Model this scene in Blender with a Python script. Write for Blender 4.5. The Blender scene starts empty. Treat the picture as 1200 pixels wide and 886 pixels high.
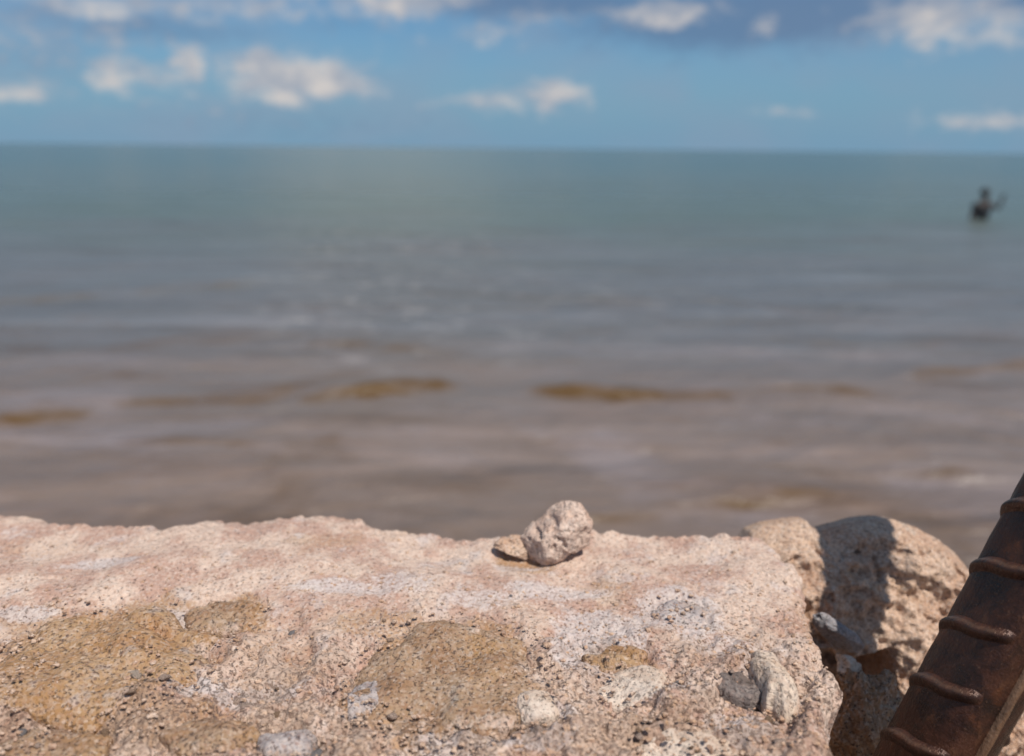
import bpy, bmesh, math, random
import numpy as np
from mathutils import Vector, Matrix

random.seed(7); rng = np.random.default_rng(7)
R = math.radians
SC = bpy.context.scene
COL = SC.collection

# ------------------------------------------------------------------ camera
PW, PH = 1200.0, 886.0          # proportions of the photograph, used for placement
FPX = 942.0
PITCH, ROLL = R(15.95), R(0.60)
ZT = 1.30                        # top of the sea wall above the water
CAM = Vector((0.0, 0.0, ZT + 0.180))
cam = bpy.data.cameras.new("camera"); camo = bpy.data.objects.new("camera", cam); COL.objects.link(camo)
cam.sensor_fit = 'HORIZONTAL'; cam.sensor_width = 36.0; cam.lens = FPX / PW * 36.0
cam.clip_start = 0.01; cam.clip_end = 60000
camo.location = CAM
MROT = Matrix.Rotation(math.pi/2 - PITCH, 4, 'X') @ Matrix.Rotation(ROLL, 4, 'Z')
camo.rotation_euler = MROT.to_euler()
cam.dof.use_dof = True; cam.dof.focus_distance = 0.30; cam.dof.aperture_fstop = 6.5
SC.camera = camo
M3 = MROT.to_3x3()
def ray(px, py):
    return M3 @ Vector(((px - PW/2)/FPX, -(py - PH/2)/FPX, -1.0))
def atz(px, py, z):
    d = ray(px, py); return CAM + d * ((z - CAM.z)/d.z)
def atd(px, py, depth):
    return CAM + ray(px, py) * depth
def aty(px, py, y):
    d = ray(px, py); return CAM + d * (y/d.y)

# ------------------------------------------------------------------ light
SUN_AZ, SUN_EL = R(138), R(61.5)        # azimuth clockwise from +Y (the view direction)
S = Vector((math.sin(SUN_AZ)*math.cos(SUN_EL), math.cos(SUN_AZ)*math.cos(SUN_EL), math.sin(SUN_EL)))
sl = bpy.data.lights.new("sun", 'SUN'); so = bpy.data.objects.new("sun", sl); COL.objects.link(so)
sl.energy = 4.7; sl.angle = R(0.5); sl.color = (1.0, 0.93, 0.84)
so.rotation_euler = S.to_track_quat('Z', 'Y').to_euler()
SC.view_settings.view_transform = 'Standard'; SC.view_settings.look = 'None'
SC.view_settings.exposure = 0.0; SC.view_settings.gamma = 1.0
SC.cycles.filter_width = 1.7
SC.cycles.max_bounces = 6

# ------------------------------------------------------------------ node helper
class G:
    def __init__(s, nt): s.nt = nt
    def new(s, t, **kw):
        n = s.nt.nodes.new(t)
        for k, v in kw.items(): setattr(n, k, v)
        return n
    def put(s, sock, v):
        if isinstance(v, bpy.types.NodeSocket): s.nt.links.new(v, sock)
        elif isinstance(v, (tuple, list)) and sock.type == 'RGBA' and len(v) == 3: sock.default_value = (*v, 1)
        else: sock.default_value = v
    def m(s, op, a, b=None, c=None, clamp=False):
        n = s.new('ShaderNodeMath', operation=op, use_clamp=clamp)
        s.put(n.inputs[0], a)
        if b is not None: s.put(n.inputs[1], b)
        if c is not None: s.put(n.inputs[2], c)
        return n.outputs[0]
    def step(s, v, lo, hi, a=0.0, b=1.0):
        n = s.new('ShaderNodeMapRange', interpolation_type='SMOOTHSTEP')
        for i, x in enumerate((v, lo, hi, a, b)): s.put(n.inputs[i], x)
        return n.outputs[0]
    def mix(s, f, a, b, mode='MIX'):
        n = s.new('ShaderNodeMix', data_type='RGBA', blend_type=mode)
        s.put(n.inputs[0], f); s.put(n.inputs[6], a); s.put(n.inputs[7], b)
        return n.outputs[2]
    def noise(s, vec, scale, detail=3.0, rough=0.55, dist=0.0, out=0):
        n = s.new('ShaderNodeTexNoise')
        if vec is not None: s.put(n.inputs['Vector'], vec)
        s.put(n.inputs['Scale'], scale); s.put(n.inputs['Detail'], detail); s.put(n.inputs['Roughness'], rough)
        s.put(n.inputs['Distortion'], dist)
        return n.outputs[out]
    def voro(s, vec, scale, out='Distance', feature='F1'):
        n = s.new('ShaderNodeTexVoronoi', feature=feature)
        s.put(n.inputs['Vector'], vec); s.put(n.inputs['Scale'], scale)
        return n.outputs[out]
    def vscale(s, vec, v, off=(0, 0, 0)):
        n = s.new('ShaderNodeMapping'); s.put(n.inputs[0], vec)
        n.inputs[3].default_value = v; n.inputs[1].default_value = off
        return n.outputs[0]
    def attr(s, name, out=2):
        n = s.new('ShaderNodeAttribute'); n.attribute_name = name
        return n.outputs[out]
    def bump(s, h, dist, strength=1.0, normal=None):
        n = s.new('ShaderNodeBump'); s.put(n.inputs['Height'], h); s.put(n.inputs['Distance'], dist); s.put(n.inputs['Strength'], strength)
        if normal is not None: s.put(n.inputs['Normal'], normal)
        return n.outputs[0]
def mat(name):
    m = bpy.data.materials.new(name); m.use_nodes = True
    g = G(m.node_tree); b = m.node_tree.nodes['Principled BSDF']
    tc = g.new('ShaderNodeTexCoord')
    return m, g, b, tc.outputs['Object']

# ------------------------------------------------------------------ world: daylight sky with clouds at infinity
W = bpy.data.worlds.new("World"); SC.world = W; W.use_nodes = True
g = G(W.node_tree); bg = W.node_tree.nodes['Background']
sky = g.new('ShaderNodeTexSky', sky_type='NISHITA', sun_disc=False)
sky.sun_elevation = SUN_EL; sky.sun_rotation = SUN_AZ
sky.air_density = 1.0; sky.dust_density = 0.3; sky.ozone_density = 3.0
tcw = g.new('ShaderNodeTexCoord').outputs['Generated']
sx = g.new('ShaderNodeSeparateXYZ'); g.put(sx.inputs[0], tcw)
X, Y, Z = sx.outputs
DEG = 180/math.pi
az = g.m('MULTIPLY', g.m('ARCTAN2', X, Y), DEG)
el = g.m('MULTIPLY', g.m('ARCSINE', Z), DEG)
cb = g.new('ShaderNodeCombineXYZ'); g.put(cb.inputs[0], az); g.put(cb.inputs[1], g.m('MULTIPLY', el, 1.8)); AE = cb.outputs[0]
nA = g.noise(AE, 0.33, 5, 0.6); nB = g.noise(AE, 0.9, 4, 0.55); nC = g.noise(AE, 0.11, 3, 0.5); nD = g.noise(AE, 0.7, 5, 0.62, 0.3)
azd = g.m('ADD', az, g.m('MULTIPLY', g.m('SUBTRACT', nB, 0.5), 3.0))
eld = g.m('ADD', el, g.m('MULTIPLY', g.m('SUBTRACT', nA, 0.5), 2.2))
def ae(px, py):
    d = ray(px, py).normalized(); return math.degrees(math.atan2(d.x, d.y)), math.degrees(math.asin(d.z))
def blobs(lst):
    acc = None
    for px, py, wx, wy, amp in lst:
        a, e = ae(px, py)
        dx = g.m('DIVIDE', g.m('SUBTRACT', azd, a), wx/16.0); dy = g.m('DIVIDE', g.m('SUBTRACT', eld, e), wy/16.0)
        r2 = g.m('ADD', g.m('MULTIPLY', dx, dx), g.m('MULTIPLY', dy, dy))
        v = g.m('MULTIPLY', g.m('EXPONENT', g.m('MULTIPLY', r2, -1.0)), amp)
        acc = v if acc is None else g.m('MAXIMUM', acc, v)
    return acc
white = blobs([(345, 92, 75, 26, 1.0), (300, 78, 28, 20, .95), (405, 100, 40, 16, .8), (222, 78, 22, 24, .85), (135, 85, 34, 22, .7),
               (20, 108, 50, 14, .6), (650, 112, 40, 20, .85), (575, 118, 60, 14, .6), (918, 131, 40, 8, .45), (1160, 142, 70, 14, .6),
               (1100, 22, 75, 26, .75), (1170, 30, 40, 20, .6), (780, 14, 70, 14, .65), (895, 32, 16, 12, .6), (470, 6, 60, 18, .8), (450, -60, 120, 60, 1.0), (440, -150, 140, 110, 1.1), (470, -290, 130, 130, 1.1), (430, -430, 150, 130, 1.1), (180, 88, 60, 16, .5), (540, 118, 40, 10, .5), (570, 40, 50, 14, .45),  # includes a cloud tower above the view, added for its sheen on the sea
               (130, 6, 110, 14, .6), (300, 10, 80, 14, .55), (640, 20, 60, 12, .45), (80, 45, 150, 50, .33), (240, 120, 200, 30, .22)])
dark = blobs([(880, 18, 190, 34, .95), (1010, 8, 110, 24, 1.0), (640, 2, 190, 20, .8), (150, 32, 140, 20, .5), (330, 140, 240, 26, .25), (1190, 0, 60, 16, .7), (60, 60, 120, 40, .35), (400, 30, 60, 14, .3)])
# clouds higher up and to the sides, the same kind of broken cover
vz = g.m('ADD', g.m('MAXIMUM', Z, 0.0), 0.12)
cq = g.new('ShaderNodeCombineXYZ'); g.put(cq.inputs[0], g.m('DIVIDE', X, vz)); g.put(cq.inputs[1], g.m('DIVIDE', Y, vz))
high = g.noise(cq.outputs[0], 0.75, 6, 0.58)
hmask = g.m('MAXIMUM', g.step(el, 10.0, 16.0), g.step(g.m('ABSOLUTE', az), 34.0, 44.0))
highd = g.m('MULTIPLY', g.step(high, 0.5, 0.66), hmask)
tint = g.mix(1.0, sky.outputs[0], (0.58, 0.83, 1.0), 'MULTIPLY')
tint = g.mix(g.step(el, 9.0, 0.0, 0.15, 0.9), tint, (2.0, 3.75, 5.5))
veil = g.m('MULTIPLY', g.step(nC, 0.35, 0.72), 0.42)
c = g.mix(veil, tint, (3.1, 3.9, 5.2))
c = g.mix(g.step(g.m('ADD', dark, g.m('MULTIPLY', g.m('SUBTRACT', nD, 0.5), 0.7)), 0.10, 0.75, 0.0, 0.75), c, (1.40, 2.3, 3.9))
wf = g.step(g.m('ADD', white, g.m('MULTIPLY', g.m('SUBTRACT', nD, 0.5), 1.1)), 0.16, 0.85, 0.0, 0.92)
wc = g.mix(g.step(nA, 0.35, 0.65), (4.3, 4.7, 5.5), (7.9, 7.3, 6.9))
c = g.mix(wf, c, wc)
c = g.mix(g.m('MULTIPLY', highd, 0.8), c, (7.0, 6.8, 6.8))
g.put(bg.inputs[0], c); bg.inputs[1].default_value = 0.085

# ------------------------------------------------------------------ noise in numpy
_perm = np.random.default_rng(3).permutation(256); _perm = np.concatenate([_perm, _perm, _perm])
_grad = np.random.default_rng(4).normal(size=(256, 3)); _grad /= np.linalg.norm(_grad, axis=1)[:, None]
def perlin(P):
    P = np.asarray(P, float); I = np.floor(P).astype(int); F = P - I; I &= 255
    u = F*F*F*(F*(F*6 - 15) + 10); out = 0
    for dx in (0, 1):
        for dy in (0, 1):
            for dz in (0, 1):
                h = _perm[_perm[_perm[(I[..., 0]+dx) & 255] + ((I[..., 1]+dy) & 255)] + ((I[..., 2]+dz) & 255)]
                gr = _grad[h]; d = F - np.array((dx, dy, dz))
                w = (u[..., 0] if dx else 1-u[..., 0])*(u[..., 1] if dy else 1-u[..., 1])*(u[..., 2] if dz else 1-u[..., 2])
                out = out + w*(gr*d).sum(-1)
    return out*1.5
def fbm(P, octaves=3, gain=0.5):
    a, s, o = 1.0, 1.0, 0
    for k in range(octaves):
        o = o + a*perlin(P*s + 17.3*k); a *= gain; s *= 2.03
    return o
def sstep(x, a, b):
    t = np.clip((x-a)/(b-a), 0, 1); return t*t*(3-2*t)

# ------------------------------------------------------------------ object helpers
def link(name, me, material, parent=None, loc=(0, 0, 0)):
    o = bpy.data.objects.new(name, me); COL.objects.link(o)
    o.location = loc
    if material is not None and not me.materials: me.materials.append(material)
    if parent is not None: o.parent = parent
    return o
def tag(o, label=None, cat=None, group=None, kind=None):
    for k, v in (('label', label), ('category', cat), ('group', group), ('kind', kind)):
        if v: o[k] = v
    return o
def thing(name, loc, label, cat, group=None):
    o = bpy.data.objects.new(name, None); COL.objects.link(o); o.location = loc; o.empty_display_size = 0.02
    return tag(o, label, cat, group)
def np_mesh(name, V, F, smooth=True, attrs=None):
    me = bpy.data.meshes.new(name); V = np.asarray(V, np.float32); F = np.asarray(F, np.int32); k = F.shape[1]
    me.vertices.add(len(V)); me.vertices.foreach_set('co', V.ravel())
    me.loops.add(F.size); me.loops.foreach_set('vertex_index', F.ravel())
    me.polygons.add(len(F)); me.polygons.foreach_set('loop_start', np.arange(0, F.size, k, dtype=np.int32))
    me.polygons.foreach_set('use_smooth', np.full(len(F), smooth))
    me.update(calc_edges=True)
    for n, a in (attrs or {}).items():
        at = me.attributes.new(n, 'FLOAT', 'POINT'); at.data.foreach_set('value', np.asarray(a, np.float32).ravel())
    return me
def grid_faces(n, m):
    i = np.arange(n-1)[:, None]*m + np.arange(m-1)[None, :]
    return np.stack([i, i+1, i+m+1, i+m], -1).reshape(-1, 4)
def ico(sub):
    bm = bmesh.new(); bmesh.ops.create_icosphere(bm, subdivisions=sub, radius=1)
    V = np.array([v.co[:] for v in bm.verts]); F = np.array([[v.index for v in f.verts] for f in bm.faces]); bm.free()
    return V, F
ICO = {k: ico(k) for k in (1, 2, 3, 4, 5, 6)}
def stone_mesh(name, size, sub, seed, rough=0.25, freq=1.3, fine=0.05, cuts=5):
    """A broken stone: a ball chipped by random planes, then roughened."""
    V, F = ICO[sub]; V = V.copy(); r = np.random.default_rng(seed)
    for k in range(cuts):
        n = r.normal(size=3); n /= np.linalg.norm(n); d = r.uniform(0.55, 0.85)
        t = V@n; V -= np.clip(t-d, 0, None)[:, None]*n*0.9
    N = V/np.linalg.norm(V, axis=1)[:, None]; off = r.uniform(0, 50, 3)
    V = V*(1 + rough*fbm(V*freq+off, 2)[:, None])
    V = V + N*(fine*fbm(V*5+off, 4, 0.6))[:, None]
    return np_mesh(name, V*np.array(size), F)

# ------------------------------------------------------------------ materials
def stony(name, base, pale, ochre, grey, speck=0.68, grain=1.0, bumpd=0.0008, painted=False, rim=False):
    m, g, b, oc = mat(name)
    n1 = g.noise(oc, 45, 4, 0.6); n2 = g.noise(g.vscale(oc, (1, 1, 1), (3, 1, 7)), 70, 4, 0.65); n3 = g.noise(g.vscale(oc, (1, 1, 1), (9, 4, 2)), 28, 4, 0.6)
    f1 = g.noise(oc, 640, 3, 0.72); f2 = g.noise(g.vscale(oc, (1, 1, 1), (.3, .7, .1)), 900, 2, 0.7)
    c = g.mix(g.step(n1, 0.42, 0.58), base, pale)
    oc_f = g.step(n3, 0.55, 0.70); gr_f = g.step(n2, 0.56, 0.68)
    if painted:
        oc_f = g.m('MAXIMUM', g.m('MULTIPLY', oc_f, 0.45), g.step(g.m('ADD', g.attr('ochre'), g.m('MULTIPLY', g.m('SUBTRACT', f1, .5), 1.1)), .35, .75))
        gr_f = g.m('MAXIMUM', g.m('MULTIPLY', gr_f, 0.7), g.step(g.m('ADD', g.attr('chalk'), g.m('MULTIPLY', g.m('SUBTRACT', f1, .5), 1.5)), .35, .70))
    c = g.mix(g.m('MULTIPLY', oc_f, 0.8), c, ochre)
    c = g.mix(g.m('MULTIPLY', gr_f, 0.8), c, grey)
    if rim:
        rm = g.step(g.m('ADD', g.attr('rim'), g.m('ADD', g.m('MULTIPLY', g.m('SUBTRACT', f1, .5), 0.9), g.m('MULTIPLY', g.m('SUBTRACT', n2, .5), 1.6))), 0.95, 1.28)
        c = g.mix(rm, c, g.mix(n1, (0.52, 0.365, 0.285), (0.64, 0.51, 0.425)))
    # grains: every grain its own shade
    vc = g.voro(g.vscale(oc, (1, 1, 1), (.2, .5, .9)), 950, 'Color')
    hs = g.new('ShaderNodeSeparateColor'); g.put(hs.inputs[0], vc)
    c = g.mix(g.step(hs.outputs[0], 0.0, 1.0, 0.0, 0.5*grain), c, g.mix(hs.outputs[1], (0.30, 0.15, 0.10), (0.72, 0.64, 0.58)))
    c = g.mix(g.step(f1, 0.32, 0.68, 0.0, 0.42), c, g.mix(1.0, c, (1.5, 1.45, 1.4), 'MULTIPLY'))
    rf = g.attr('rough') if painted else 0.5
    th = g.m('SUBTRACT', 0.345, g.m('MULTIPLY', rf, -0.095))
    sp = g.step(f1, g.m('ADD', th, 0.03), g.m('SUBTRACT', th, 0.02))
    c = g.mix(g.m('MULTIPLY', sp, speck), c, (0.10, 0.065, 0.055))
    sp2 = g.m('MULTIPLY', g.step(g.voro(oc, 260), 0.20, 0.12), g.step(n2, 0.40, 0.6))
    c = g.mix(g.m('MULTIPLY', sp2, speck), c, (0.13, 0.085, 0.08))
    if painted:
        ag = g.m('MULTIPLY', g.attr('rough'), g.step(g.noise(g.vscale(oc, (1, 1, 1), (5, 5, 1)), 38, 5, 0.7), 0.42, 0.56))
        c = g.mix(g.m('MULTIPLY', ag, 0.55), c, g.mix(hs.outputs[2], (0.24, 0.145, 0.10), (0.47, 0.34, 0.255)))
    c = g.mix(1.0, c, (0.79, 0.775, 0.76), 'MULTIPLY')
    g.put(b.inputs['Base Color'], c); g.put(b.inputs['Roughness'], 0.93); g.put(b.inputs['Specular IOR Level'], 0.2)
    h = g.m('ADD', g.m('MULTIPLY', f1, 1.0), g.m('ADD', g.m('MULTIPLY', f2, 0.45), g.m('MULTIPLY', g.voro(oc, 520), 0.35)))
    h = g.m('SUBTRACT', h, g.m('MULTIPLY', sp, 0.35))
    nrm = g.bump(h, bumpd, 1.0)
    nrm = g.bump(g.noise(oc, 200, 3, 0.6), 0.0012, 0.7, nrm)
    g.put(b.inputs['Normal'], nrm)
    return m
M_MORTAR = stony('weathered_pink_mortar', (0.50, 0.335, 0.272), (0.66, 0.52, 0.435), (0.38, 0.225, 0.105), (0.60, 0.555, 0.555), painted=True)
M_ROCK = stony('broken_tan_concrete', (0.50, 0.33, 0.23), (0.60, 0.44, 0.33), (0.46, 0.29, 0.17), (0.56, 0.46, 0.38), speck=0.45)
M_PALE = stony('pale_pink_stone', (0.58, 0.43, 0.355), (0.68, 0.54, 0.46), (0.50, 0.36, 0.28), (0.60, 0.50, 0.45), speck=0.5, grain=0.8)
M_OCHRE = stony('ochre_sandstone', (0.36, 0.21, 0.10), (0.42, 0.275, 0.155), (0.38, 0.21, 0.10), (0.33, 0.28, 0.255), speck=0.7, grain=0.8, rim=True)
M_BROWN = stony('brown_sandstone', (0.29, 0.175, 0.10), (0.36, 0.245, 0.155), (0.42, 0.255, 0.12), (0.30, 0.27, 0.24), speck=0.75, grain=0.75, rim=True)
M_GREY = stony('blue_grey_stone', (0.22, 0.225, 0.25), (0.30, 0.30, 0.32), (0.25, 0.22, 0.2), (0.34, 0.34, 0.36), speck=0.3, grain=0.5)
M_SLATE = stony('lilac_grey_stone', (0.36, 0.33, 0.34), (0.47, 0.43, 0.43), (0.40, 0.31, 0.25), (0.30, 0.285, 0.30), speck=0.7, rim=True)
M_DARK = stony('dark_shade_stone', (0.13, 0.11, 0.105), (0.19, 0.165, 0.16), (0.16, 0.12, 0.1), (0.24, 0.225, 0.23), speck=0.4, grain=0.4)
M_WHITE = stony('chalky_white_stone', (0.58, 0.48, 0.40), (0.69, 0.60, 0.52), (0.52, 0.39, 0.29), (0.58, 0.52, 0.49), speck=0.5, grain=0.8, rim=True)

M_CREAM = stony('cream_stone', (0.58, 0.46, 0.36), (0.68, 0.57, 0.47), (0.52, 0.38, 0.26), (0.60, 0.53, 0.47), speck=0.5, grain=0.8, rim=True)
def mat_rust():
    m, g, b, oc = mat('dark_rusted_steel')
    n1 = g.noise(oc, 90, 4, 0.65); n2 = g.noise(g.vscale(oc, (1, 1, .35), (2, 5, 1)), 260, 4, 0.7); n3 = g.noise(oc, 1100, 2, 0.7)
    c = g.mix(g.step(n1, 0.35, 0.65), (0.026, 0.014, 0.011), (0.078, 0.030, 0.017))
    c = g.mix(g.step(n2, 0.55, 0.72, 0, 0.75), c, (0.12, 0.052, 0.026))
    c = g.mix(g.step(n3, 0.62, 0.70, 0, 0.4), c, (0.20, 0.11, 0.07))
    c = g.mix(g.m('MULTIPLY', g.step(g.noise(oc, 55, 5, 0.7), 0.56, 0.66), 0.5), c, (0.15, 0.05, 0.018))
    edge = g.attr('edge')
    c = g.mix(g.m('MULTIPLY', edge, g.step(n2, 0.3, 0.6, 0.35, 0.9)), c, (0.27, 0.16, 0.095))  # lit upper rib edges painted into the rust colour; seams lightened too
    g.put(b.inputs['Base Color'], c); g.put(b.inputs['Metallic'], 0.35)
    g.put(b.inputs['Roughness'], g.step(n1, 0.3, 0.7, 0.24, 0.48)); g.put(b.inputs['Specular IOR Level'], 0.45)
    h = g.m('ADD', n2, g.m('MULTIPLY', n3, 0.35))
    g.put(b.inputs['Normal'], g.bump(h, 0.0010, 0.9))
    return m
M_RUST = mat_rust()

# ------------------------------------------------------------------ the sea
def sea():
    ys = np.concatenate([np.linspace(-6, 0.3, 40), np.geomspace(0.34, 40, 620)[1:], np.geomspace(40, 30000, 90)[1:]])
    t = np.linspace(-1, 1, 641); xs = np.sinh(t*9.2)/math.sinh(9.2)*30000*0.9 + t*5
    # even spacing in the near water, then widening
    s = np.linspace(-1, 1, 701); xs = s*9 + np.sign(s)*np.abs(s)**9*60 + np.sign(s)*np.abs(s)**60*30000
    Yg, Xg = np.meshgrid(ys, xs, indexing='ij')
    wob = 0.35*perlin(np.stack([Xg*0.22, Yg*0.25, 0*Xg], -1)) + 0.10*perlin(np.stack([Xg*0.9, Yg*0.8, 0*Xg+4], -1))
    H = np.zeros_like(Xg); far = 1 - sstep(Yg, 25, 300); side = 1 - sstep(np.abs(Xg), 12, 45)
    for lam, amp, ang, ph in ((5.2, .030, .10, .7), (2.3, .016, -.22, 2.0), (1.3, .010, .33, 4.4), (.75, .0065, -.45, 1.2), (.42, .0036, .25, 3.1), (.3, .0024, -.9, .3)):
        k = 2*math.pi/lam
        p = k*(Xg*math.sin(ang) + (Yg+wob*lam*0.5)*math.cos(ang)) + ph
        mod = 0.55 + 0.75*perlin(np.stack([Xg/lam*.35, Yg/lam*.22, 0*Xg+lam*7], -1))
        fade = 1 - sstep(Yg/lam, 25, 60)
        H += 1.9*amp*mod*fade*(1.3*np.abs(np.sin(p/2+.3))*-1 + .65 + .35*np.sin(p))
    sed = np.zeros_like(Xg); rag = perlin(np.stack([Xg*4, Yg*6, 0*Xg], -1)); rag2 = fbm(np.stack([Xg*3.2, Yg*9, 0*Xg+5], -1), 2)
    # named little breakers rolling towards the wall: a steep near face, a long back
    for (pa, pb, pc, hgt, wid, sd) in (((350, 466), (440, 458), (545, 452), .075, .30, 1.0), ((610, 455), (740, 461), (880, 462), .065, .26, 1.0), ((850, 460), (960, 455), (1060, 468), .045, .24, .8), ((-20, 480), (180, 470), (380, 464), .03, .2, .5),
                                   ((-60, 500), (40, 490), (120, 482), .05, .25, .7), ((-80, 362), (140, 342), (340, 330), .085, .5, .45), ((1050, 440), (1130, 432), (1260, 420), .055, .3, .55),
                                   ((1020, 548), (1110, 556), (1230, 570), .045, .2, .8), ((760, 592), (880, 580), (1050, 578), .05, .2, .8), ((100, 520), (260, 516), (330, 520), .03, .2, .45), ((640, 604), (740, 600), (800, 596), .03, .15, .5),
                                   ((560, 345), (700, 350), (860, 348), .05, .4, .3), ((300, 290), (480, 292), (700, 296), .06, .7, .15), ((900, 395), (1000, 402), (1160, 392), .04, .35, .3), ((120, 395), (300, 400), (500, 402), .04, .4, .2)):
        A, B, C_ = (atz(*p, 0.0) for p in (pa, pb, pc))
        u = (Xg - A.x)/(C_.x - A.x); ub = (B.x-A.x)/(C_.x-A.x)
        q = np.array([[0, 0, 1], [ub*ub, ub, 1], [1, 1, 1]]); co = np.linalg.solve(q, np.array([A.y, B.y, C_.y]))
        uc = np.clip(u, -.3, 1.3); yc = co[0]*uc*uc + co[1]*uc + co[2]
        d = Yg + wob*0.25*wid/.3 - yc
        along = sstep(u, -.12, .25)*(1-sstep(u, .75, 1.12))*np.clip(0.80+0.6*fbm(np.stack([xs*1.5, 0*xs, 0*xs+hgt*100], -1), 3), 0.25, 1.25)[None, :]
        prof = np.where(d < 0, np.exp(-(d/(wid*.33))**2), np.exp(-(d/(wid*1.6))**2))
        H += .72*hgt*along*prof
        sed = np.maximum(sed, sd*along*np.exp(-((d+wid*.22+.30*wid*rag)/(wid*.36))**2)*np.clip(.75+.9*rag2, .15, 1.1))
    H *= far*side
    slope = np.gradient(H, axis=0)/np.maximum(np.gradient(Yg, axis=0), 1e-6)
    sed = np.maximum(sed, .5*sstep(slope, .055, .17)*(1-sstep(Yg, 5, 11))*sstep(Yg, 2.9, 4.0))
    ga, gb = atz(450, 360, 0), atz(450, 290, 0)
    gust_glint = np.exp(-((Xg/Yg+.155)/.13)**2)*sstep(Yg, 4.4, 6.0)*(1-sstep(Yg, 13, 22)) + .45*np.exp(-((Xg/Yg-.15)/.3)**2)*sstep(Yg, 5, 7)*(1-sstep(Yg, 9, 15))
    gust_glint *= np.clip(.75+.8*perlin(np.stack([Xg*.7, Yg*.5, 0*Xg+2], -1)), .1, 1.5)
    V = np.stack([Xg, Yg, H], -1).reshape(-1, 3)
    me = np_mesh('sea', V, grid_faces(len(ys), len(xs))[:, ::-1][:, [0, 3, 2, 1]][:, ::-1], True, {'sediment': sed, 'gust_glint': gust_glint})
    m, g, b, oc = mat('murky_sea_water')
    sp = g.new('ShaderNodeSeparateXYZ'); g.put(sp.inputs[0], oc); yy = sp.outputs[1]
    n1 = g.noise(g.vscale(oc, (.35, .8, 1)), 0.55, 4, 0.6, 0.4); n2 = g.noise(g.vscale(oc, (.25, .8, 1)), 2.2, 4, 0.6, 0.3)
    yd = g.m('ADD', yy, g.m('MULTIPLY', g.m('SUBTRACT', n1, .5), g.m('MULTIPLY', yy, 0.9)))
    c = g.mix(g.step(yd, 3.0, 8.0), (0.215, 0.162, 0.130), (0.150, 0.156, 0.158))
    c = g.mix(g.step(yd, 7.0, 22.0), c, (0.115, 0.155, 0.132))
    c = g.mix(g.step(yd, 18.0, 90.0), c, (0.095, 0.158, 0.150))
    c = g.mix(g.step(n2, 0.45, 0.7, 0, .5), c, g.mix(1.0, c, (1.35, 1.28, 1.28), 'MULTIPLY'))
    n4 = g.noise(g.vscale(oc, (.6, .9, 1), (4, 2, 0)), 1.3, 5, 0.62, 0.6)
    c = g.mix(g.m('MULTIPLY', g.step(n4, 0.50, 0.66, 0, .6), g.step(yy, 9, 3)), c, (0.29, 0.245, 0.24))  # pale patches of reflected sky painted into the near water colour
    c = g.mix(g.m('MULTIPLY', g.step(n4, 0.46, 0.34, 0, .6), g.step(yy, 12, 4)), c, (0.15, 0.098, 0.06))
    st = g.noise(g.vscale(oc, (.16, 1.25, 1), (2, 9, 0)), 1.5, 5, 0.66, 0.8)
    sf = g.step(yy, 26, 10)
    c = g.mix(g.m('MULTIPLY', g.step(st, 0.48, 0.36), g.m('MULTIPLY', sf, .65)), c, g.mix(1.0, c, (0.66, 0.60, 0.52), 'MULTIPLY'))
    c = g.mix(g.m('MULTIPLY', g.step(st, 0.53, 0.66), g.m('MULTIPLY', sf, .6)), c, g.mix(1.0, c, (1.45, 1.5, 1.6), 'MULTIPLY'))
    c = g.mix(g.m('MULTIPLY', g.step(g.attr('sediment'), 0.15, 0.8), .95), c, (0.135, 0.075, 0.024))
    fo = g.noise(g.vscale(oc, (.55, 1.0, 1), (7, 3, 0)), 5.2, 4, 0.65, 0.4)
    fk = g.m('MULTIPLY', g.step(fo, 0.55, 0.66), g.m('MULTIPLY', g.attr('gust_glint'), 0.62, clamp=True))
    c = g.mix(fk, c, (0.52, 0.50, 0.48))  # pale flecks painted into the water colour for glitter on the ripples
    c = g.mix(1.0, c, (0.74, 0.745, 0.77), "MULTIPLY")
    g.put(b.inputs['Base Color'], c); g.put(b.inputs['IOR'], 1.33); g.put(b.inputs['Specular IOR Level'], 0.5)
    g.put(b.inputs['Roughness'], g.step(yy, 5, 32, 0.36, 0.26))
    w1 = g.noise(g.vscale(oc, (.55, 1.2, 1)), 5.0, 4, 0.62, 0.5); w2 = g.noise(g.vscale(oc, (.4, 1.0, 1)), 1.1, 4, 0.6, 0.4); w3 = g.noise(g.vscale(oc, (.4, 1, 1)), 0.12, 4, 0.6)
    nn = g.bump(w1, 0.06, g.step(yy, 4, 30, 0.9, 0.25))
    nn = g.bump(w2, 0.26, g.step(yy, 8, 200, 0.85, 0.30), nn)
    nn = g.bump(w3, 0.8, g.step(yy, 10, 60, 0.0, 0.28), nn)
    w4 = g.noise(g.vscale(oc, (.45, 1.0, 1), (1, 8, 0)), 7.0, 3, 0.6, 0.3)
    nn = g.bump(w4, 0.16, g.attr('gust_glint'), nn)
    g.put(b.inputs['Normal'], nn)
    o = link('sea', me, m); tag(o, kind='structure')
    return o
sea()

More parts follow.
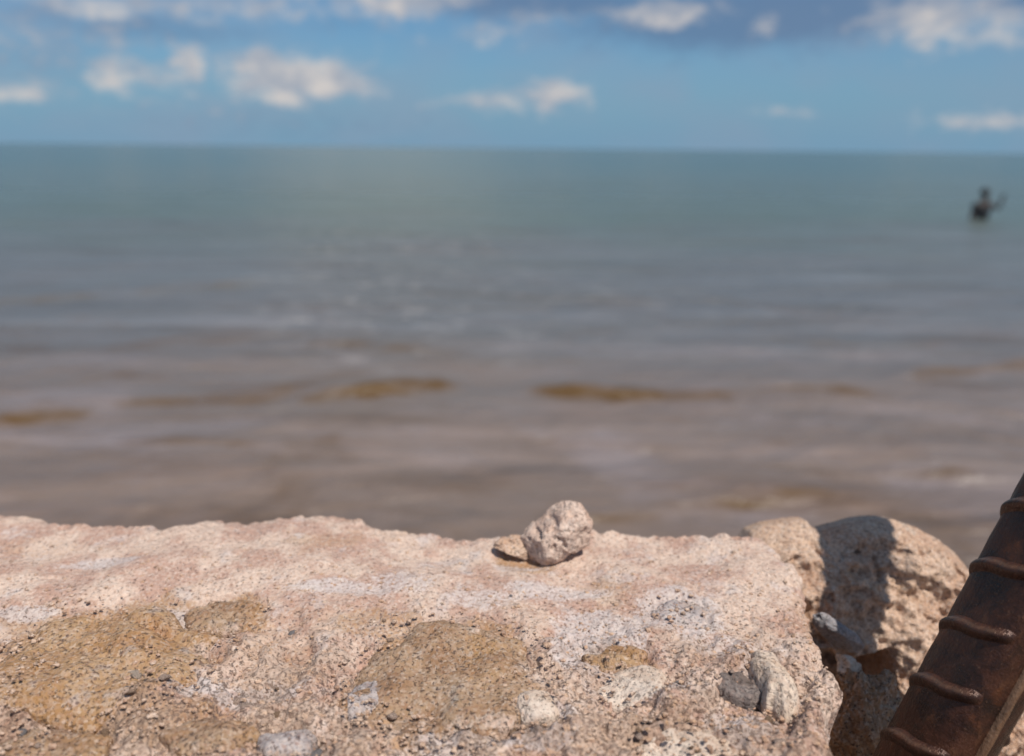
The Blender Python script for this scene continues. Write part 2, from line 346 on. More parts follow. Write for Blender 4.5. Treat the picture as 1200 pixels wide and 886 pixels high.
# ------------------------------------------------------------------ ground: shore and sea bed in one sheet
def ground():
    ys = np.concatenate([-np.geomspace(300, 1, 30), np.linspace(-.8, 6, 60), np.geomspace(6.3, 30000, 40)])
    xs = np.concatenate([-np.geomspace(30000, 3, 30), np.linspace(-2.6, 2.6, 60), np.geomspace(3, 30000, 30)])
    Yg, Xg = np.meshgrid(ys, xs, indexing='ij')
    z = 0.30 - 0.62*sstep(Yg, 0.4, 3.0) - 0.85*sstep(Yg, 3, 26) - 3*sstep(Yg, 30, 400)
    z = z + 0.03*fbm(np.stack([Xg*1.5, Yg*1.5, 0*Xg], -1), 3)*(np.abs(Xg) < 20)
    me = np_mesh('ground', np.stack([Xg, Yg, z], -1).reshape(-1, 3), grid_faces(len(ys), len(xs)))
    m, g, b, oc = mat('coarse_beach_sand')
    n = g.noise(oc, 14, 6, 0.7); v = g.voro(oc, 160, 'Color'); hs = g.new('ShaderNodeSeparateColor'); g.put(hs.inputs[0], v)
    c = g.mix(n, (0.22, 0.15, 0.10), (0.42, 0.31, 0.22)); c = g.mix(g.m('MULTIPLY', hs.outputs[0], .5), c, (0.14, 0.08, 0.06))
    g.put(b.inputs['Base Color'], c); g.put(b.inputs['Roughness'], 0.95); g.put(b.inputs['Normal'], g.bump(g.noise(oc, 120, 4), 0.01, 0.8))
    tag(link('ground', me, m), kind='structure')
ground()

# ------------------------------------------------------------------ the sea wall: stones bedded in pink mortar
far_px = [(-300, 606), (-120, 600), (-40, 600), (0, 602), (42, 606), (70, 614), (130, 616), (205, 616), (240, 609), (300, 607), (345, 606), (385, 605), (432, 612), (455, 617), (500, 620),
          (545, 628), (580, 626), (620, 624), (690, 622), (730, 625), (790, 628), (860, 629), (900, 630), (960, 634), (1400, 640)]
far_pt = [atz(px, py-4, ZT) for px, py in far_px]
FX = np.array([p.x for p in far_pt]); FY = np.array([p.y for p in far_pt])
right_px = [(896, 632), (912, 645), (932, 660), (941, 690), (945, 712), (952, 735), (962, 757), (978, 786), (984, 806), (974, 824), (972, 850), (977, 880), (985, 915), (1060, 960), (1110, 1040)]
right_pt = sorted([atz(px, py, ZT) for px, py in right_px], key=lambda p: p.y)
RX = np.array([p.x for p in right_pt]); RY = np.array([p.y for p in right_pt])
RX = np.concatenate([[0.16, 0.15], RX]); RY = np.concatenate([[0.02, 0.10], RY])

STONES = [  # photo centre, half width px, half height px, rise mm, material, seed, turn
    (118, 768, 128, 60, 2.8, M_OCHRE, 11, -0.10), (520, 790, 112, 62, 3.2, M_BROWN, 12, 0.05), (262, 716, 44, 17, 1.6, M_BROWN, 13, 0.1),
    (722, 764, 36, 13, 1.2, M_OCHRE, 14, -0.2), (796, 714, 32, 15, 0.6, M_SLATE, 15, 0.1), (628, 824, 30, 16, 2.6, M_WHITE, 16, 0.3),
    (908, 800, 24, 34, 7.0, M_CREAM, 17, 0.4), (868, 801, 25, 13, 2.2, M_DARK, 25, 0.2), (742, 795, 52, 20, 1.6, M_WHITE, 18, 0.1), (430, 806, 26, 26, 2.4, M_SLATE, 19, 0.7), (336, 868, 36, 20, 2.0, M_SLATE, 20, 0.0),  # the dark piece left of the knob stands in for shade
    (60, 872, 66, 26, 2.0, M_BROWN, 21, 0.0), (800, 868, 60, 22, 1.6, M_WHITE, 22, 0.1), (245, 856, 60, 22, 2.0, M_BROWN, 23, 0.1)]
def wall_height(x, y, fine=True):
    P = np.stack([x, y, 0*x], -1)
    near = 1 - sstep(y, 0.235, 0.30)
    h = 0.0050*fbm(P*14, 2) + 0.0026*fbm(P*45+5, 2)*(0.4+0.9*near)
    if fine:
        h = h + .0020*np.tanh(7*fbm(P*30+21, 4, .55))*(0.10+near) + .0010*np.tanh(6*fbm(P*75+41, 3, .55))*(0.2+near)
        f = fbm(P*130+9, 3, 0.6); h = h + 0.0006*f*(0.5+1.3*near)
        rg = np.abs(perlin(P*75+3)); h = h - 0.0018*(1-sstep(rg, 0, 0.10))*sstep(perlin(P*22+8), 0.0, 0.3)*(0.25+near)   # broken cracks
        pit = perlin(P*210+2); h = h - 0.0016*sstep(pit, .33, .6)*(0.25+near)
    # shallow hollow beside the pale knob; a dark stone stands in for its shade
    c = atz(866, 802, ZT); d = ((x-c.x-0.5*(y-c.y))/.0085)**2 + ((y-c.y)/.0055)**2; h = h - 0.004*np.exp(-d**2)
    c = atz(610, 652, ZT); d = ((x-c.x)/.012)**2 + ((y-c.y)/.008)**2; h = h - 0.003*np.exp(-d)
    c = atz(680, 750, ZT); d = ((x-c.x)/.02)**2 + ((y-c.y+(x-c.x)*.5)/.003)**2; h = h - 0.004*np.exp(-d)
    c = atz(180, 738, ZT); d = ((x-c.x)/.022)**2 + ((y-c.y+(x-c.x)*.45)/.0025)**2; h = h - 0.003*np.exp(-d)
    return h
def blob_attr(x, y, lst):
    P = np.stack([x, y, 0*x], -1); w = .35*fbm(P*60+31, 3)
    a = np.zeros_like(x)
    for px, py, wx, wy, amp in lst:
        c = atz(px, py, ZT); e = atz(px+wx, py, ZT); f = atz(px, py-wy, ZT); rx = e.x-c.x; ry = f.y-c.y
        d = np.sqrt(((x-c.x)/rx)**2+((y-c.y)/ry)**2); a = np.maximum(a, amp*(1-sstep(d+w, .55, 1.25)))
    return a
def wall():
    t = thing('sea_wall', (-0.06, 0.28, 0.25), 'rough pinkish mortar wall top with ochre stones bedded in it along the sea', 'wall')
    L = Vector(t.location)
    vs = np.concatenate([np.linspace(0, .25, 16)[:-1], np.linspace(.25, 1, 400)])
    us = np.concatenate([np.linspace(-1.9, -0.36, 40)[:-1], np.linspace(-0.36, 0.0, 420)[:-1], np.linspace(0, 1, 240)])
    U, Vv = np.meshgrid(us, vs, indexing='xy')
    y0 = 0.03
    # columns left of x=0 run straight; right of it they stretch to the broken edge
    def mapxy(U, Vv):
        yb = y0 + (0.36-y0)*Vv
        xr = np.interp(yb, RY, RX) - .004*np.abs(perlin(np.stack([yb*75, 0*yb, 0*yb+6], -1))) + .0022*perlin(np.stack([yb*160, 0*yb, 0*yb], -1)) + .001*perlin(np.stack([yb*420, 0*yb, 0*yb+5], -1))
        x = np.where(U < 0, U, U*xr)
        yf = np.interp(x, FX, FY) + -.0035*np.abs(perlin(np.stack([x*60, 0*x, 0*x+3], -1))) + .0018*perlin(np.stack([x*140, 0*x, 0*x+9], -1)) + .0010*perlin(np.stack([x*300, 0*x, 0*x+1], -1))
        y = y0 + (yf-y0)*Vv
        return x, y
    x, y = mapxy(U, Vv)
    dr = (np.interp(y, RY, RX) - x); df = np.interp(x, FX, FY) - y
    z = wall_height(x, y)
    rr = 0.004; z = z - rr*(1-np.sqrt(np.clip(1-(1-np.clip(dr/rr, 0, 1))**2, 0, 1)))*.8
    rf = 0.006; z = z - rf*(1-np.sqrt(np.clip(1-(1-np.clip(df/rf, 0, 1))**2, 0, 1)))*.8
    for px, py, a, b_, rise, mt, sd, tn in STONES:     # mortar dips a little round each bedded stone
        c = atz(px, py, ZT); e = atz(px+a, py, ZT); f = atz(px, py-b_, ZT)
        d = np.sqrt(((x-c.x)/(e.x-c.x))**2+((y-c.y)/(f.y-c.y))**2)
        z = z - (0.0018*np.exp(-((d-1.05)/.18)**2) + 0.004*(1-sstep(d, .6, 1.0)))
    ex = np.stack([x, y, 0*x+2], -1); em = 1-sstep(df, .002, .011)
    z = z + em*(.0013*fbm(ex*130, 3, .6) - .0030*sstep(perlin(ex*62+7), .12, .34) - .0016*sstep(perlin(ex*150+3), .15, .4))
    em2 = 1-sstep(dr, .001, .008)
    z = z - em2*(.0030*sstep(perlin(ex*80+1), .1, .3))
    near = 1 - sstep(y, 0.225, 0.31)
    ochre = blob_attr(x, y, [(118, 765, 150, 70, .9), (40, 720, 60, 16, .6), (520, 790, 130, 72, .9), (265, 718, 60, 22, .9), (720, 765, 50, 20, .9), (610, 655, 40, 14, .9), (190, 840, 120, 30, .6), (450, 730, 70, 20, .6), (40, 640, 70, 14, .4), (770, 700, 30, 10, .5), (560, 850, 90, 20, .5), (350, 790, 40, 20, .5)])
    chalk = blob_attr(x, y, [(205, 730, 60, 22, 1), (230, 800, 50, 12, .9), (335, 868, 50, 22, 1), (440, 800, 36, 24, .9), (600, 660, 40, 8, .6), (700, 740, 70, 30, .9), (790, 715, 60, 30, .8), (470, 685, 60, 18, .6), (620, 830, 60, 20, .6), (560, 870, 80, 16, .8), (860, 760, 60, 20, .6), (120, 660, 60, 8, .7), (20, 715, 60, 8, .7), (330, 800, 40, 16, .6), (300, 805, 60, 14, 1), (640, 836, 46, 20, 1), (590, 866, 110, 16, 1), (700, 770, 60, 16, .9), (765, 800, 60, 16, .9), (870, 850, 50, 22, .8), (400, 690, 70, 10, .7), (215, 745, 50, 18, 1), (650, 690, 70, 12, .7), (900, 800, 40, 36, .7), (560, 700, 60, 12, .6)])
    rough = near
    n, m_ = x.shape
    rows = [np.stack([x, y, ZT+z], -1)]
    V = rows[0].reshape(-1, 3)
    F = grid_faces(n, m_)
    # sides down to the ground: far, right, near edges
    edge = np.concatenate([np.arange(m_)*1, np.arange(1, n)*m_ + (m_-1), ((n-1)*m_ + np.arange(m_-1))[::-1], (np.arange(1, n-1)*m_)[::-1]])
    E = V[edge]; cx = np.array([-0.4, 0.2])
    at = {'ochre': ochre.ravel(), 'chalk': chalk.ravel(), 'rough': rough.ravel()}
    prev = edge; base = len(V); allV = [V]; allF = [F]
    depths = [.004, .009, .016, .026, .04, .06, .09, .14, .25, .5, 1.1]
    # outward direction of the outline
    nx = np.roll(E, -1, 0)-np.roll(E, 1, 0); out = np.stack([nx[:, 1], -nx[:, 0]], -1)
    k = 25; ker = np.ones(k)/k
    for q in (0, 1): out[:, q] = np.convolve(np.concatenate([out[-k:, q], out[:, q], out[:k, q]]), ker, 'same')[k:-k]
    out /= np.linalg.norm(out, axis=1)[:, None]+1e-9
    if (out*(E[:, :2]-cx)).sum() < 0: out = -out
    for d in depths:
        Q = E.copy(); Q[:, 2] = E[:, 2]*(1-min(1, d/.05)) + (ZT)*min(1, d/.05) - d
        wv = .006*fbm(np.stack([E[:, 0]*40, E[:, 1]*40, 0*d-d*40+0*E[:, 0]], -1), 3)+.0012*perlin(np.stack([E[:, 0]*200, E[:, 1]*200, 0*E[:, 0]-d*200], -1))
        Q[:, :2] += out*(wv*min(1, d/.01) - 0.05*min(d, .04))[:, None]
        idx = base + np.arange(len(E)); base += len(E)
        allF.append(np.stack([prev, np.roll(prev, -1), np.roll(idx, -1), idx], -1)); prev = idx; allV.append(Q)
    V = np.concatenate(allV); F = np.concatenate(allF); ext = len(V)-len(at['ochre'])
    at = {k_: np.concatenate([v, np.full(ext, .3 if k_ == 'rough' else 0)]) for k_, v in at.items()}
    me = np_mesh('mortar', V-np.array(L), F, True, at)
    bm = bmesh.new(); bm.from_mesh(me); bmesh.ops.recalc_face_normals(bm, faces=bm.faces); bm.to_mesh(me); bm.free()
    link('mortar', me, M_MORTAR, t)
    # the stones bedded in the mortar
    def hz(px, py):
        c = atz(px, py, ZT); return float(wall_height(np.array([c.x]), np.array([c.y]), False)[0])
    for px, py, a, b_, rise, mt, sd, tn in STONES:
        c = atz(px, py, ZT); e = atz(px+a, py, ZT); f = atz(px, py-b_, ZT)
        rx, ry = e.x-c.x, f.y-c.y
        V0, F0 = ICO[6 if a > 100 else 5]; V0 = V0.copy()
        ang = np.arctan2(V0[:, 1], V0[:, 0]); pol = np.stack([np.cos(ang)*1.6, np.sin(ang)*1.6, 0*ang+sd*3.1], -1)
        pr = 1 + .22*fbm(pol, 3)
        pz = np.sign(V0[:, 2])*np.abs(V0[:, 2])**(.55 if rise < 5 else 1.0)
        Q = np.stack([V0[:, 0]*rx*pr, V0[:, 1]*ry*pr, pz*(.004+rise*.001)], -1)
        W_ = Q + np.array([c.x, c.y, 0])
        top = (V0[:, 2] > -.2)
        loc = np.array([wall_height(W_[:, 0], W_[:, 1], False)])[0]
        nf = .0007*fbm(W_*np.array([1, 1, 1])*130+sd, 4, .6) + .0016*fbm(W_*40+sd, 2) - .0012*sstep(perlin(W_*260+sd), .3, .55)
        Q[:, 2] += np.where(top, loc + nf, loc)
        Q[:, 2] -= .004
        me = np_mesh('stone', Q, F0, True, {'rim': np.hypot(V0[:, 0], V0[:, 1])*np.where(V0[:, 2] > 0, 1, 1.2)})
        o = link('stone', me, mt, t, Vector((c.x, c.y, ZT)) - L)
        o['label'] = {M_OCHRE: 'ochre stone', M_BROWN: 'brown stone', M_WHITE: 'chalky white stone', M_SLATE: 'lilac grey stone', M_CREAM: 'cream knob of stone', M_DARK: 'dark stone standing in for shade beside the knob'}[mt]
    # coarse grit standing out of the mortar
    meshes = [stone_mesh('grit', (1, 1, .8), 2, 200+i, .3, 1.4, .08) for i in range(6)]
    mats = [M_ROCK, M_WHITE, M_GREY, M_PALE, M_DARK, M_BROWN]
    for i, me in enumerate(meshes): me.materials.append(mats[i])
    r = random.Random(5)
    for i in range(55):
        px = r.uniform(10, 955); py = 690 + 190*r.random()**.7
        c = atz(px, py, ZT)
        if c.x > np.interp(c.y, RY, RX)-.006: continue
        s = r.uniform(.0009, .0022)
        o = bpy.data.objects.new('pebble', meshes[r.choice((0, 0, 0, 1, 3, 3, 5, 5, 5, 2))]); COL.objects.link(o); o.parent = t
        o.location = Vector((c.x, c.y, ZT+float(wall_height(np.array([c.x]), np.array([c.y]))[0]) - s*.15)) - L
        o.scale = (s*r.uniform(.8, 1.5), s, s*r.uniform(.6, .9)); o.rotation_euler = (r.uniform(-.5, .5), r.uniform(-.5, .5), r.uniform(0, 6.3))
    # the finest grit, far too much to count
    V1, F1 = ICO[1]; n = 4200
    px = rng.uniform(-20, 985, n); py = 620 + 275*rng.random(n)**.62
    pts = np.array([atz(a, b_, ZT)[:] for a, b_ in zip(px, py)])
    keep = (pts[:, 0] < np.interp(pts[:, 1], RY, RX)-.002) & (pts[:, 1] < np.interp(pts[:, 0], FX, FY)-.012); pts = pts[keep]; n = len(pts)
    pts[:, 2] = ZT + wall_height(pts[:, 0], pts[:, 1]); s = .00028 + .0008*rng.random(n)**3
    V = (V1[None]*(1+.35*rng.normal(size=(n, len(V1), 1)).clip(-.8, .8))*s[:, None, None]*np.array([1.2, 1, .8]) + pts[:, None, :]).reshape(-1, 3)
    F = (F1[None] + (np.arange(n)*len(V1))[:, None, None]).reshape(-1, 3)
    o = link('grit', np_mesh('fine_grit', V-np.array(L), F, False), M_ROCK, t); o['kind'] = 'stuff'
    return t
wall_t = wall()

# ------------------------------------------------------------------ broken block at the right end
def profile_block():
    base = atz(1010, 660, ZT); L = Vector((base.x, base.y, 0.25))
    # silhouette of the top edge as seen along the view, at its real distance
    YB = 0.372
    sil = [(868, 640), (880, 622), (896, 616), (925, 611), (945, 610), (951, 617), (962, 622), (985, 616), (1005, 610), (1030, 608), (1048, 610), (1075, 619), (1100, 633), (1118, 648), (1132, 664), (1150, 700), (1200, 790), (1300, 900)]
    sp = [aty(px, py, YB) for px, py in sil]
    SX = np.array([p.x for p in sp]); SZ = np.array([p.z for p in sp])
    xs = np.linspace(SX[0]-.004, SX[-1], 330); v = np.linspace(0, 1, 300)
    U, Vv = np.meshgrid(xs, v, indexing='xy')
    # profile from the deep foot in front, up the broken face, over the top, down the back
    prof = np.array([(-.050, -.40), (-.030, -.20), (-.016, -.115), (-.004, -.062), (-.046, -.043), (-.024, -.0095), (-.010, -.0025), (0, 0), (.012, -.004), (.020, -.02), (.026, -.08), (.03, -1.1)])
    tt = np.array([0, .10, .28, .42, .52, .72, .82, .87, .91, .94, .97, 1.0])
    plain = np.array([-.105, -.088, -.074, -.060, -.046])    # no overhang towards the right end
    py_ = prof[:, 0].copy(); py_[:5] = plain
    kx = sstep(U, aty(1035, 700, YB-.04).x, aty(1062, 700, YB-.04).x)
    yy = np.interp(Vv, tt, prof[:, 0])*(1-kx) + np.interp(Vv, tt, py_)*kx; zz = np.interp(Vv, tt, prof[:, 1])
    top = np.interp(U, SX, SZ)
    x = U.copy(); y = YB + yy; z = top + zz
    # the face turns away to the right and runs further forward at its foot there
    P = np.stack([x, y, z], -1)
    big = fbm(P*22+3, 2); med = fbm(P*70+1, 3, .55); lay = perlin(np.stack([x*45, y*45, z*190], -1)); fin = fbm(P*230+6, 2, .6)
    pit = sstep(perlin(P*210+2), .3, .55)
    face = sstep(Vv, .03, .12)*(1-sstep(Vv, .74, .86))
    topm = sstep(Vv, .72, .82)
    dsp = .0085*big*face + .0046*med*(.35+.65*face) + .0030*lay*face + .0015*fin - .0022*pit*face + .0028*np.tanh(7*fbm(P*32+13, 3))*(.55+.45*face)
    y = y - dsp*(.8*face+.1); z = z + dsp*(.55*face + .5*(1-face))*(1-.6*topm)
    Pm = np.stack([x-L.x, y-L.y, z-L.z], -1)
    n, m_ = x.shape; V = Pm.reshape(-1, 3); F = grid_faces(n, m_)
    # close both ends
    ext = []
    for col in (0, m_-1):
        e = np.arange(n)*m_+col; c = len(V)+len(ext); ext.append(V[e].mean(0)); nxt = np.stack([e[:-1], e[1:], np.full(n-1, c), np.full(n-1, c)], -1)
        allq = nxt if col == 0 else np.concatenate([allq, nxt])
    V = np.concatenate([V, np.array(ext)])
    me = bpy.data.meshes.new('concrete_block'); me.from_pydata(V.tolist(), [], F.tolist() + [q[:3].tolist() for q in allq]); me.polygons.foreach_set('use_smooth', [True]*len(me.polygons))
    bm = bmesh.new(); bm.from_mesh(me); bmesh.ops.recalc_face_normals(bm, faces=bm.faces); bm.to_mesh(me); bm.free()
    o = link('concrete_block', me, M_ROCK, None, L)
    tag(o, 'tan broken concrete block beyond the dark crack, crossed by the bar shadow', 'block')
    return o
block = profile_block()

# ------------------------------------------------------------------ loose stones
def loose(name, p, size, mt, seed, rot, label, cat, sub=5, group=None, **kw):
    o = link(name, stone_mesh(name, size, sub, seed, **kw), mt, None, p); o.rotation_euler = rot
    return tag(o, label, cat, group)
p = atz(656, 650, ZT)
peb = aty(655, 622, p.y+.004)
def lump():
    """the pale stone: a tall round head with a lower shoulder on its left"""
    V, F = ICO[6]; N = V.copy(); V = V.copy()
    k = 0.4*p.y*1.117/FPX/0.4
    head = np.array([.0035, 0, .0045]); sh = np.array([-.0058, -.001, -.0025])
    def lens(c, r):    # distance along each ray from the origin to an ellipsoid's far side
        q = N/r; o = -c/r; b = (q*o).sum(1); a = (q*q).sum(1); cc = (o*o).sum()-1
        return (-b + np.sqrt(np.clip(b*b-a*cc, 0, None)))/a
    d = np.maximum(lens(head, np.array([.0128, .012, .0125])), lens(sh, np.array([.0128, .0110, .0115])))
    Q = N*d[:, None]
    for n_, lim in (((.7, -.2, .7), .0150), ((-.1, -.95, .3), .0102), ((.95, -.3, -.1), .0138), ((-.6, -.2, .75), .0085), ((.1, -.75, .65), .0112), ((-.35, .0, .93), .0128), ((.55, -.8, -.1), .0098), ((-.75, -.6, -.1), .0125)):
        n_ = np.array(n_); n_ = n_/np.linalg.norm(n_); t = Q@n_; Q = Q - np.clip(t-lim, 0, None)[:, None]*n_*.95
    Q = Q + N*(.0008*fbm(Q*110+3, 3, .5) + .0002*fbm(Q*520+1, 2) - .0014*sstep(perlin(Q*200+9), .25, .45) + .0003*np.tanh(6*fbm(Q*150+4, 3)))[:, None]
    return np_mesh('stone', Q, F)
o = link('stone', lump(), M_PALE, None, peb + Vector((0, 0, -.0022)))
tag(o, 'pale pink lump of stone sitting on the far edge of the wall', 'stone')
q = atz(604, 640, ZT)
loose('stone_chip', q + Vector((0, 0, -.0004)), (.0125, .0075, .0050), M_ROCK, 43, (0, .2, .3), 'small tan chip half buried at the left foot of the pale lump', 'stone chip', 5)
# shard and fragments down in the crack
def in_gap(px, py, depth): return atd(px, py, depth)
sh = aty(982, 742, .318)
loose('stone_shard', sh, (.0058, .0065, .0195), M_GREY, 51, (R(10), R(-50), R(12)), 'blue grey pointed shard of stone wedged in the shadowed crack', 'stone shard', 5, rough=.12, cuts=8)
loose('stone_fragment', aty(993, 779, .298), (.0075, .006, .0035), M_WHITE, 52, (R(25), R(20), .3), 'small pale fragment lying in the crack below the grey shard', 'stone fragment', 4)
loose('broken_rock', aty(1012, 846, .288), (.022, .013, .025), M_BROWN, 57, (R(-20), R(12), .3), 'rough brown broken rock filling the bottom of the shadowed crack', 'rock', 6, rough=.22, fine=.10, cuts=9)

# ------------------------------------------------------------------ rubble heap filling the corner behind the bar
def rubble():
    c = atz(1190, 860, ZT-.09)
    t = tag(link('rubble_bank', stone_mesh('rubble_bank', (.16, .11, 1.0), 5, 77, .1, 1.2, .03, 3), M_BROWN, None, Vector((c.x+.05, c.y-.02, .18))), 'bank of brown rubble in the corner under the rusty bar', 'rubble bank')
    return t
rubble()
def gravel():
    c = atz(1185, 850, ZT-.07); V1, F1 = ICO[2]; n = 900
    pts = np.stack([rng.normal(c.x+.02, .05, n), rng.normal(c.y, .035, n), 0*np.arange(n)], -1)
    d2 = ((pts[:, 0]-c.x-.05)/.16)**2 + ((pts[:, 1]-c.y+.02)/.11)**2
    pts[:, 2] = .18 + 1.0*np.sqrt(np.clip(.94-d2, .0, 1)) + rng.uniform(-.004, .004, n)
    keep = d2 < .7; pts = pts[keep]; n = len(pts)
    return pts, n
M_GRAVEL = stony('mixed_gravel', (0.34, 0.22, 0.13), (0.45, 0.33, 0.24), (0.30, 0.12, 0.07), (0.38, 0.36, 0.34), speck=.6, grain=1.4)
pts, n = gravel()
V1, F1 = ICO[2]; s = rng.uniform(.0015, .005, n)
V = (V1[None]*(1+.22*rng.normal(size=(n, len(V1), 1)).clip(-.8, .8))*s[:, None, None]*np.array([1.2, 1, .8]) + pts[:, None, :]).reshape(-1, 3)
F = (F1[None] + (np.arange(n)*len(V1))[:, None, None]).reshape(-1, 3)
tag(link('gravel', np_mesh('gravel', V, F, False), M_GRAVEL), 'mixed brown and grey gravel in the corner under the bar', 'gravel', kind='stuff')

# ------------------------------------------------------------------ rusty reinforcing bar
def rebar():
    depth = .290
    A = atd(1093, 886, depth); B = atd(1093+179, 560, depth*.94)
    u = (B-A).normalized(); D = 102/FPX*depth; rad = D/2
    foot = A - u*((A.z-(ZT-.24))/u.z)
    t = thing('reinforcing_bar', foot, 'dark rusty ribbed steel bar leaning up at the right edge', 'steel bar')
    view = (CAM - A).normalized(); n = (view - u*view.dot(u)).normalized(); n = (Matrix.Rotation(R(-40), 3, u) @ n).normalized(); w = u.cross(n)    # w: across, n: to the viewer
    if w.x < 0: w = -w
    Mx = Matrix((w, n, u)).transposed()
    if Mx.determinant() < 0: Mx.col[0] = -Mx.col[0]; w = -w
    length = .62
    def put(name, me): 
        o = link(name, me, M_RUST, t); o.rotation_euler = Mx.to_euler(); return o
    def sect(a, r):     # a rounded, slightly flattened section with the seam ribs left to their own part
        e = 3.2; return np.sign(np.cos(a))*np.abs(np.cos(a))**(2/e)*r*.97, np.sign(np.sin(a))*np.abs(np.sin(a))**(2/e)*r*.86
    nz, na = 260, 64
    zz = np.linspace(0, length, nz); aa = np.linspace(0, 2*np.pi, na, endpoint=False)
    Zg, Ag = np.meshgrid(zz, aa, indexing='ij')
    P = np.stack([np.cos(Ag)*2, np.sin(Ag)*2, Zg*120], -1); rr = rad*(1 + .012*fbm(P, 3))
    cx, cy = sect(Ag, rr)
    V = np.stack([cx, cy, Zg], -1).reshape(-1, 3); i = np.arange(nz-1)[:, None]*na; j = np.arange(na)[None]; jn = (j+1) % na
    F = np.stack([i+j, i+jn, i+na+jn, i+na+j], -1).reshape(-1, 4)
    V = np.concatenate([V, [[0, 0, 0], [0, 0, length]]])
    cap = np.concatenate([np.stack([jn[0], j[0], np.full(na, len(V)-2), np.full(na, len(V)-2)], -1), np.stack([(nz-1)*na+j[0], (nz-1)*na+jn[0], np.full(na, len(V)-1), np.full(na, len(V)-1)], -1)])
    me = bpy.data.meshes.new('shaft'); me.from_pydata(V.tolist(), [], F.tolist()+[c[:3].tolist() for c in cap]); me.polygons.foreach_set('use_smooth', [True]*len(me.polygons))
    put('shaft', me)
    # the two seam ribs running the length of the bar
    for sgn in (1, -1):
        k = 9; th = np.linspace(-1, 1, k); zz2 = np.linspace(0, length, 200)
        Zg, T = np.meshgrid(zz2, th, indexing='ij')
        wob = 1+.12*perlin(np.stack([Zg*160, T, 0*T+sgn], -1))
        Vx = sgn*rad*(.93 + .16*np.sqrt(np.clip(1-T**2, 0, 1))*wob); Vy = T*rad*.11*wob
        V = np.stack([Vx, Vy + rad*.02, Zg], -1).reshape(-1, 3)
        put('seam_rib', np_mesh('seam_rib', V, grid_faces(200, k), True, {'edge': np.full(len(V), .9)}))
    # slanting transverse ribs: a crescent on each face, one object each
    def rib_mesh(face):
        na_, nb = 40, 13; ua = np.linspace(-1, 1, na_); ub = np.linspace(-1, 1, nb)
        A_, B_ = np.meshgrid(ua, ub, indexing='ij')
        ang = (np.pi/2 if face > 0 else -np.pi/2) + A_*1.05*(-1)
        cx, cy = sect(ang, rad)
        hgt = rad*.17*(1-np.abs(A_)**2.6)*np.cos(B_*np.pi/2)**1.15
        nx_, ny_ = np.cos(ang), np.sin(ang)
        wd = rad*.20*(.75+.25*np.sqrt(np.clip(1-A_**2, 0, 1)))
        z = B_*wd + -np.sin(A_*1.16)*0 - np.cos(ang)*rad*.46 - .10*rad*(A_**2)
        jit = 1+.10*perlin(np.stack([A_*5, B_*3, 0*A_+face], -1))
        V = np.stack([cx*.985+nx_*hgt*jit, cy*.985+ny_*hgt*jit, z], -1).reshape(-1, 3)
        lit_edge = (sstep(hgt/rad, .06, .14)*sstep(B_, .0, .6)*.5).ravel()  # upper side of each rib painted lighter, as if lit from above
        return np_mesh('rib', V, grid_faces(na_, nb), True, {'edge': lit_edge})
    step = .0236
    mf, mb = rib_mesh(1), rib_mesh(-1)
    k0 = (atd(1112, 800, depth)-foot).dot(u) % step
    k = 0
    while k0 + k*step < length-.01:
        for me, off in ((mf, 0), (mb, step/2)):
            o = put('rib', me); o.location = u*(k0+k*step+off)
        k += 1
    return t
rebar()

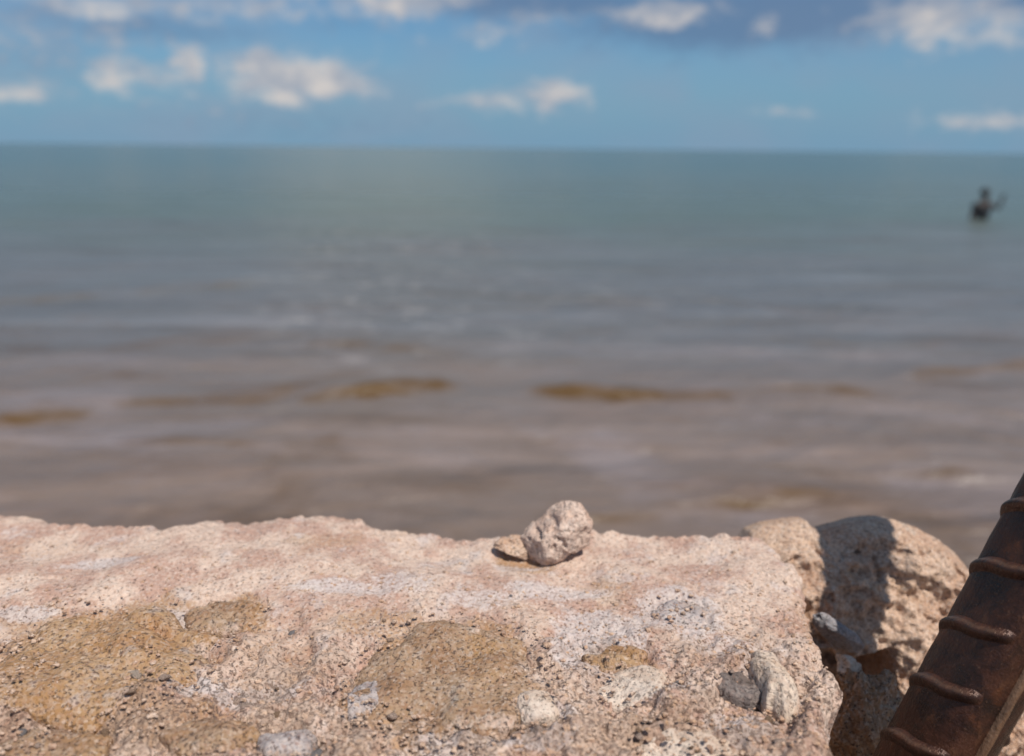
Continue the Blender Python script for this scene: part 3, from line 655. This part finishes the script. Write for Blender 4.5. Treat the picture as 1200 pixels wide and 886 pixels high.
# ------------------------------------------------------------------ person standing chest-deep in the sea
def person():
    base = atz(1150, 257, 0.0); bx, by = base.x, base.y
    seabed = -1.06
    t = thing('person', (bx, by, seabed), 'person standing chest-deep in the sea in dark clothes with one arm raised', 'person')
    L = Vector((bx, by, seabed))
    def simple(name, col, rough):
        m, g, b, oc = mat(name); n = g.noise(oc, 9, 4)
        g.put(b.inputs['Base Color'], g.mix(n, tuple(c*.75 for c in col), tuple(c*1.2 for c in col))); g.put(b.inputs['Roughness'], rough); return m
    skin = simple('tanned_skin', (.05, .03, .022), .55); cloth = simple('wet_black_cloth', (.012, .012, .015), .6); hair = simple('black_hair', (.008, .007, .007), .45)
    def skinned(name, verts, edges, radii, material, sub=2):
        me = bpy.data.meshes.new(name); me.from_pydata(verts, edges, []); o = link(name, me, material, t)
        o.modifiers.new('skin', 'SKIN'); lay = me.skin_vertices[0].data if me.skin_vertices else None
        for i, r in enumerate(radii): lay[i].radius = r if isinstance(r, tuple) else (r, r)
        lay[0].use_root = True
        s = o.modifiers.new('sub', 'SUBSURF'); s.levels = sub; s.render_levels = sub
        for p_ in me.polygons: p_.use_smooth = True
        return o
    V = []; E = []; Rr = []
    def add(p_, r, par=None):
        V.append(p_); Rr.append(r); i = len(V)-1
        if par is not None: E.append((par, i))
        return i
    pel = add((0, 0, .93), (.145, .105)); bel = add((0, .0, 1.08), (.135, .10), pel); ch = add((0, .005, 1.27), (.16, .11), bel); sh = add((0, .01, 1.41), (.12, .085), ch)
    nk = add((0, .0, 1.50), .055, sh); jaw = add((0, -.015, 1.575), (.062, .07), nk); hd = add((0, -.005, 1.655), (.075, .09), jaw); tp = add((0, .005, 1.72), (.055, .065), hd)
    for sgn in (-1, 1):
        hip = add((sgn*.09, 0, .88), .088, pel); kn = add((sgn*.10, -.02, .50), .058, hip); an = add((sgn*.10, .01, .09), .04, kn); add((sgn*.11, -.14, .035), .035, an)
    hands = []
    # arm on the right raised, arm on the left hanging to the water
    for sgn, el_, wr, hn in ((1, (.32, -.06, 1.30), (.35, -.10, 1.50), (.355, -.11, 1.56)), (-1, (-.25, -.02, 1.12), (-.24, -.12, .92), (-.235, -.15, .86))):
        s0 = add((sgn*.175, .01, 1.40), .056, sh); e0 = add(el_, .042, s0); w0 = add(wr, .029, e0); h0 = add(hn, (.040, .020), w0)
        d = (Vector(hn)-Vector(wr)).normalized(); side = Vector((1, 0, 0)) - d*d.x; side.normalize()
        for k, (o_, ln) in enumerate(((-.030, .07), (-.010, .082), (.010, .078), (.030, .062))):
            b0 = Vector(hn)+side*o_+d*.012; m0 = b0+d*ln*.55+Vector((0, -.008, 0)); e1 = b0+d*ln+Vector((0, -.026, 0))
            i0 = add(tuple(b0), .0095, h0); i1 = add(tuple(m0), .0085, i0); add(tuple(e1), .0075, i1)
        th0 = Vector(wr)+d*.02-side*sgn*.035; i0 = add(tuple(th0), .011, w0); add(tuple(th0+d*.045-side*sgn*.03), .009, i0)
    skinned('body', V, E, Rr, skin)
    # face, hair, clothes
    def bit(name, mt, fn):
        bm = bmesh.new(); fn(bm); me = bpy.data.meshes.new(name); bm.to_mesh(me); bm.free(); link(name, me, mt, t)
    for x_ in (-1, 1):
        bit('eye', hair, lambda bm: bmesh.ops.create_uvsphere(bm, u_segments=10, v_segments=8, radius=.011, matrix=Matrix.Translation((x_*.031, -.088, 1.645))))
        bit('ear', skin, lambda bm: bmesh.ops.create_uvsphere(bm, u_segments=8, v_segments=6, radius=1, matrix=Matrix.Translation((x_*.078, 0, 1.63)) @ Matrix.Diagonal((.012, .02, .032, 1))))
    bit('nose', skin, lambda bm: bmesh.ops.create_cone(bm, segments=8, radius1=.017, radius2=.004, depth=.045, matrix=Matrix.Translation((0, -.098, 1.622)) @ Matrix.Rotation(R(-18), 4, 'X')))
    bit('mouth', hair, lambda bm: bmesh.ops.create_uvsphere(bm, u_segments=8, v_segments=6, radius=1, matrix=Matrix.Translation((0, -.082, 1.585)) @ Matrix.Diagonal((.025, .01, .005, 1))))
    Vh, Fh = ICO[4]; Vh = Vh*np.array([.096, .112, .10]); Vh = Vh*(1+.05*fbm(Vh*30, 3))[:, None]
    Vh[:, 1] += .012; cut = (Vh[:, 1] < -.045) & (Vh[:, 2] < .045); Vh[cut, 1] = -.045 + (Vh[cut, 1]+.045)*.2
    link('hair', np_mesh('hair', Vh+np.array([0, .018, 1.675]), Fh), hair, t)
    sv = [(0, 0, .90), (0, 0, 1.08), (0, .005, 1.27), (0, .01, 1.41), (.18, .01, 1.40), (.27, -.025, 1.345), (-.18, .01, 1.40), (-.222, 0, 1.25)]
    skinned('shirt', sv, [(0, 1), (1, 2), (2, 3), (3, 4), (4, 5), (3, 6), (6, 7)], [(.165, .125), (.155, .12), (.18, .13), (.13, .098), .07, .062, .07, .066], cloth)
    skinned('shorts', [(0, 0, .95), (.092, 0, .86), (.10, -.012, .62), (-.092, 0, .86), (-.10, -.012, .62)], [(0, 1), (1, 2), (0, 3), (3, 4)], [(.16, .12), .105, .09, .105, .09], cloth)
    for ch_ in t.children: pass
    return t
person()
